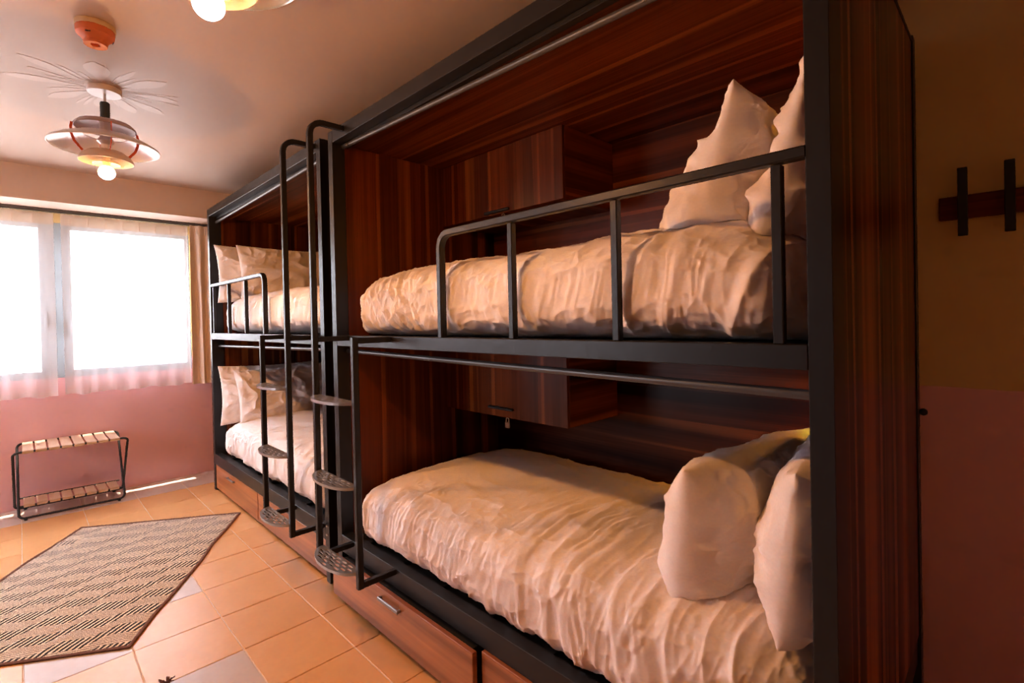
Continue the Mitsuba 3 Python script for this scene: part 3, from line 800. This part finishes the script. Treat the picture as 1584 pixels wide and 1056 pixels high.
yf, yk, bf, bk = 4.722, 5.086, 4.782, 5.072
for (yt, yb) in ((yf, bk), (yk, bf)):
    e = 0.02 if yt == yf else 0.0
    pts = [rack_pt(-e / 0.57, yb, 0.016), rack_pt(-e / 0.57, yt, 0.477), rack_pt(1 + e / 0.57, yt, 0.477), rack_pt(1 + e / 0.57, yb, 0.016)]
    loop = rounded([rack_pt(0.5, yb, 0.016), pts[0], pts[1], pts[2], pts[3], rack_pt(0.5001, yb, 0.016)], 0.032, 6)
    put(n + '__frame', sweep(loop, circle(0.0075, 10), up=(0.0, 1, 0.1)), 'matt_black', smooth=50)
for u in (0.06, 0.94):
    for yb in (bf, bk):
        x, y, z = rack_pt(u, yb, 0)
        put(n + '__foot', lathe([(0, 0), (0.009, 0), (0.009, 0.0085), (0, 0.0085)], 12, (x, y, 0)), 'matt_black')
for y, z in ((4.824, 0.088), (5.012, 0.100)):
    if True:
        put(n + '__shelf_bar', sweep([rack_pt(0.012, y, z), rack_pt(0.988, y, z)], circle(0.0055, 8)), 'matt_black', smooth=50)
for z, ya, yb in ((0.4845, yf, yk), (0.100, 4.824, 5.012)):
    for k in range(8):
        u0 = 0.045 + k * 0.1155
        u1 = u0 + 0.098
        top = []
        q = []
        for u in (u0, u1):
            q.append([rack_pt(u, ya - 0.0075, z - 0.018), rack_pt(u, ya - 0.0085, z - 0.004), rack_pt(u, ya - 0.004, z + 0.0015), rack_pt(u, (ya + yb) / 2, z - 0.004), rack_pt(u, yb + 0.004, z + 0.0015), rack_pt(u, yb + 0.0085, z - 0.004), rack_pt(u, yb + 0.0075, z - 0.018)])
        q = np.array(q)
        lowr = q - np.array([0, 0, 0.0015])
        nq = q.shape[1]
        V = np.vstack([q.reshape(-1, 3), lowr.reshape(-1, 3)])
        F = []
        for s in range(nq - 1):
            a0, a1, b0, b1 = s, s + 1, nq + s, nq + s + 1
            F += [[a0, b0, b1], [a0, b1, a1], [2 * nq + a0, 2 * nq + b1, 2 * nq + b0], [2 * nq + a0, 2 * nq + a1, 2 * nq + b1]]
            F += [[a0, a1, 2 * nq + a1], [a0, 2 * nq + a1, 2 * nq + a0], [b0, 2 * nq + b1, b1], [b0, 2 * nq + b0, 2 * nq + b1]]
        m = trimesh.Trimesh(V, F, process=False)
        put(n + '__strap', m, 'strap_beige', smooth=40)


# ------------------------------------------------------------------ rugs
def rug(A, B_, C, nu=90, nv=140, seed=3):
    U, W = np.meshgrid(np.linspace(0, 1, nu), np.linspace(0, 1, nv), indexing='ij')
    p = A[None, None] + U[..., None] * (B_ - A) + W[..., None] * (C - B_)
    h = 0.007 + 0.004 * meshkit.fbm(np.stack([p[..., 0] * 3, p[..., 1] * 3, p[..., 0] * 0], -1), 2, seed)
    h += 0.012 * np.exp(-(((U - 0.18) / 0.22) ** 2 + ((W - 0.17) / 0.02) ** 2))
    d = np.minimum(np.minimum(U, 1 - U), np.minimum(W, 1 - W))
    h = h * np.clip(0.55 + d * 12, 0, 1)
    off = 0.008 * (meshkit.fbm(np.stack([W * 6, U * 0, U * 0 + seed], -1), 2, seed) - 0.5) * (np.abs(U - 0.5) * 2) ** 4
    p = p + off[..., None] * (B_ - A) / np.linalg.norm(B_ - A) * 2
    V = np.concatenate([p, h[..., None]], -1).reshape(-1, 3)
    V2 = V.copy()
    V2[:, 2] = 0.0008
    f = grid_faces(nu, nv)
    k = nu * nv
    rim = [i * nv for i in range(nu)] + [(nu - 1) * nv + j for j in range(1, nv)] + [i * nv + nv - 1 for i in range(nu - 2, -1, -1)] + [j for j in range(nv - 2, 0, -1)]
    F = [f, f[:, ::-1] + k]
    sides = []
    for a, b in zip(rim, rim[1:] + rim[:1]):
        sides += [[a, b, b + k], [a, b + k, a + k]]
    m = trimesh.Trimesh(np.vstack([V, V2]), np.vstack(F + [np.array(sides)]), process=False)
    m.fix_normals() if m.volume < 0 else None
    return m, V.reshape(nu, nv, 3)


def edging(line, seed):
    rg = np.random.default_rng(seed)
    out = []
    seg = np.linalg.norm(np.diff(line, axis=0), axis=1).cumsum()
    tot = seg[-1]
    s = 0.0
    cum = np.r_[0, seg]
    while s < tot:
        p = np.array([np.interp(s, cum, line[:, k]) for k in range(3)])
        q = np.array([np.interp(min(s + 0.004, tot), cum, line[:, k]) for k in range(3)])
        d = q - p
        nr = np.array([-d[1], d[0], 0])
        L = np.linalg.norm(nr)
        if L > 1e-9:
            nr /= L
            r = 0.0045 + rg.uniform(-0.001, 0.001)
            m = trimesh.creation.icosphere(1, 1.0)
            m.apply_scale((0.0085, 0.0085, r))
            m.apply_translation((p[0], p[1], 0.0055))
            out.append(m)
        s += 0.0075
    return cat(*out)


n = name('area_rug')
m, G = rug(RUG_A, RUG_B, RUG_C)
put(n, m, 'rug_weave', smooth=40, label='beige and black woven rug with diamond pattern on the tiled floor', cat='rug')
for line, s in ((G[:, -1], 1), (G[-1, :], 2), (G[:, 0], 3), (G[0, :], 4)):
    put(n + '__edging', edging(line, s), 'rug_yarn', smooth=True, kind='stuff', label='dark yarn edging')
n = name('area_rug')
A2, B2, C2 = np.array([0.353, 2.196]), np.array([0.353 + 0.60, 1.30]) * 0 + np.array([-0.19, 0.94]), None
tip = np.array([0.350, 2.190])
ea, eb = np.array([-0.757, -1.24]) / 1.4528, np.array([0.35, -0.94]) / 1.003
m, G = rug(tip + ea * 0.0, tip + eb * 1.0, tip + eb * 1.0 + ea * 1.4 if False else tip + eb * 1.0 + ea * 0.9, 40, 50, 9)
put(n, m, 'rug_weave', smooth=40, label='corner of a second rug with a yarn tuft at the bottom edge of the picture', cat='rug')
put(n + '__edging', edging(G[:, 0], 7), 'rug_yarn', smooth=True, kind='stuff', label='dark yarn edging')
rg = np.random.default_rng(4)
tuft = []
for k in range(26):
    a = rg.uniform(0, 2 * np.pi)
    r = rg.uniform(0.004, 0.024)
    p0 = np.array([tip[0] + 0.25 * r * math.cos(a), tip[1] + 0.25 * r * math.sin(a), 0.006])
    p1 = p0 + np.array([r * math.cos(a), r * math.sin(a), rg.uniform(0.004, 0.016)])
    tuft.append(sweep([p0, (p0 + p1) / 2 + [0, 0, 0.004], p1], circle(0.0022, 5)))
put(n + '__tuft', cat(*tuft), 'rug_yarn', smooth=True, kind='stuff', label='yarn tuft')

# ------------------------------------------------------------------ coat rack on the right wall
n = name('coat_rack')
tag(n, 'dark wooden coat rack with flat black hooks on the right wall', 'coat rack')
put(n + '__board', bx(2.210, XR - 0.0004, -0.36, 0.187, 1.601, 1.677, 0.002), 'wood_lengthwise')
for k in range(4):
    y = 0.125 - 0.1095 * k
    hk = put(n + '__hook', cat(bx(2.176, 2.188, y - 0.0125, y + 0.0125, 1.541, 1.762, 0.002), bx(2.187, 2.2098, y - 0.008, y + 0.008, 1.625, 1.650)), 'matt_black', label='flat black hook')
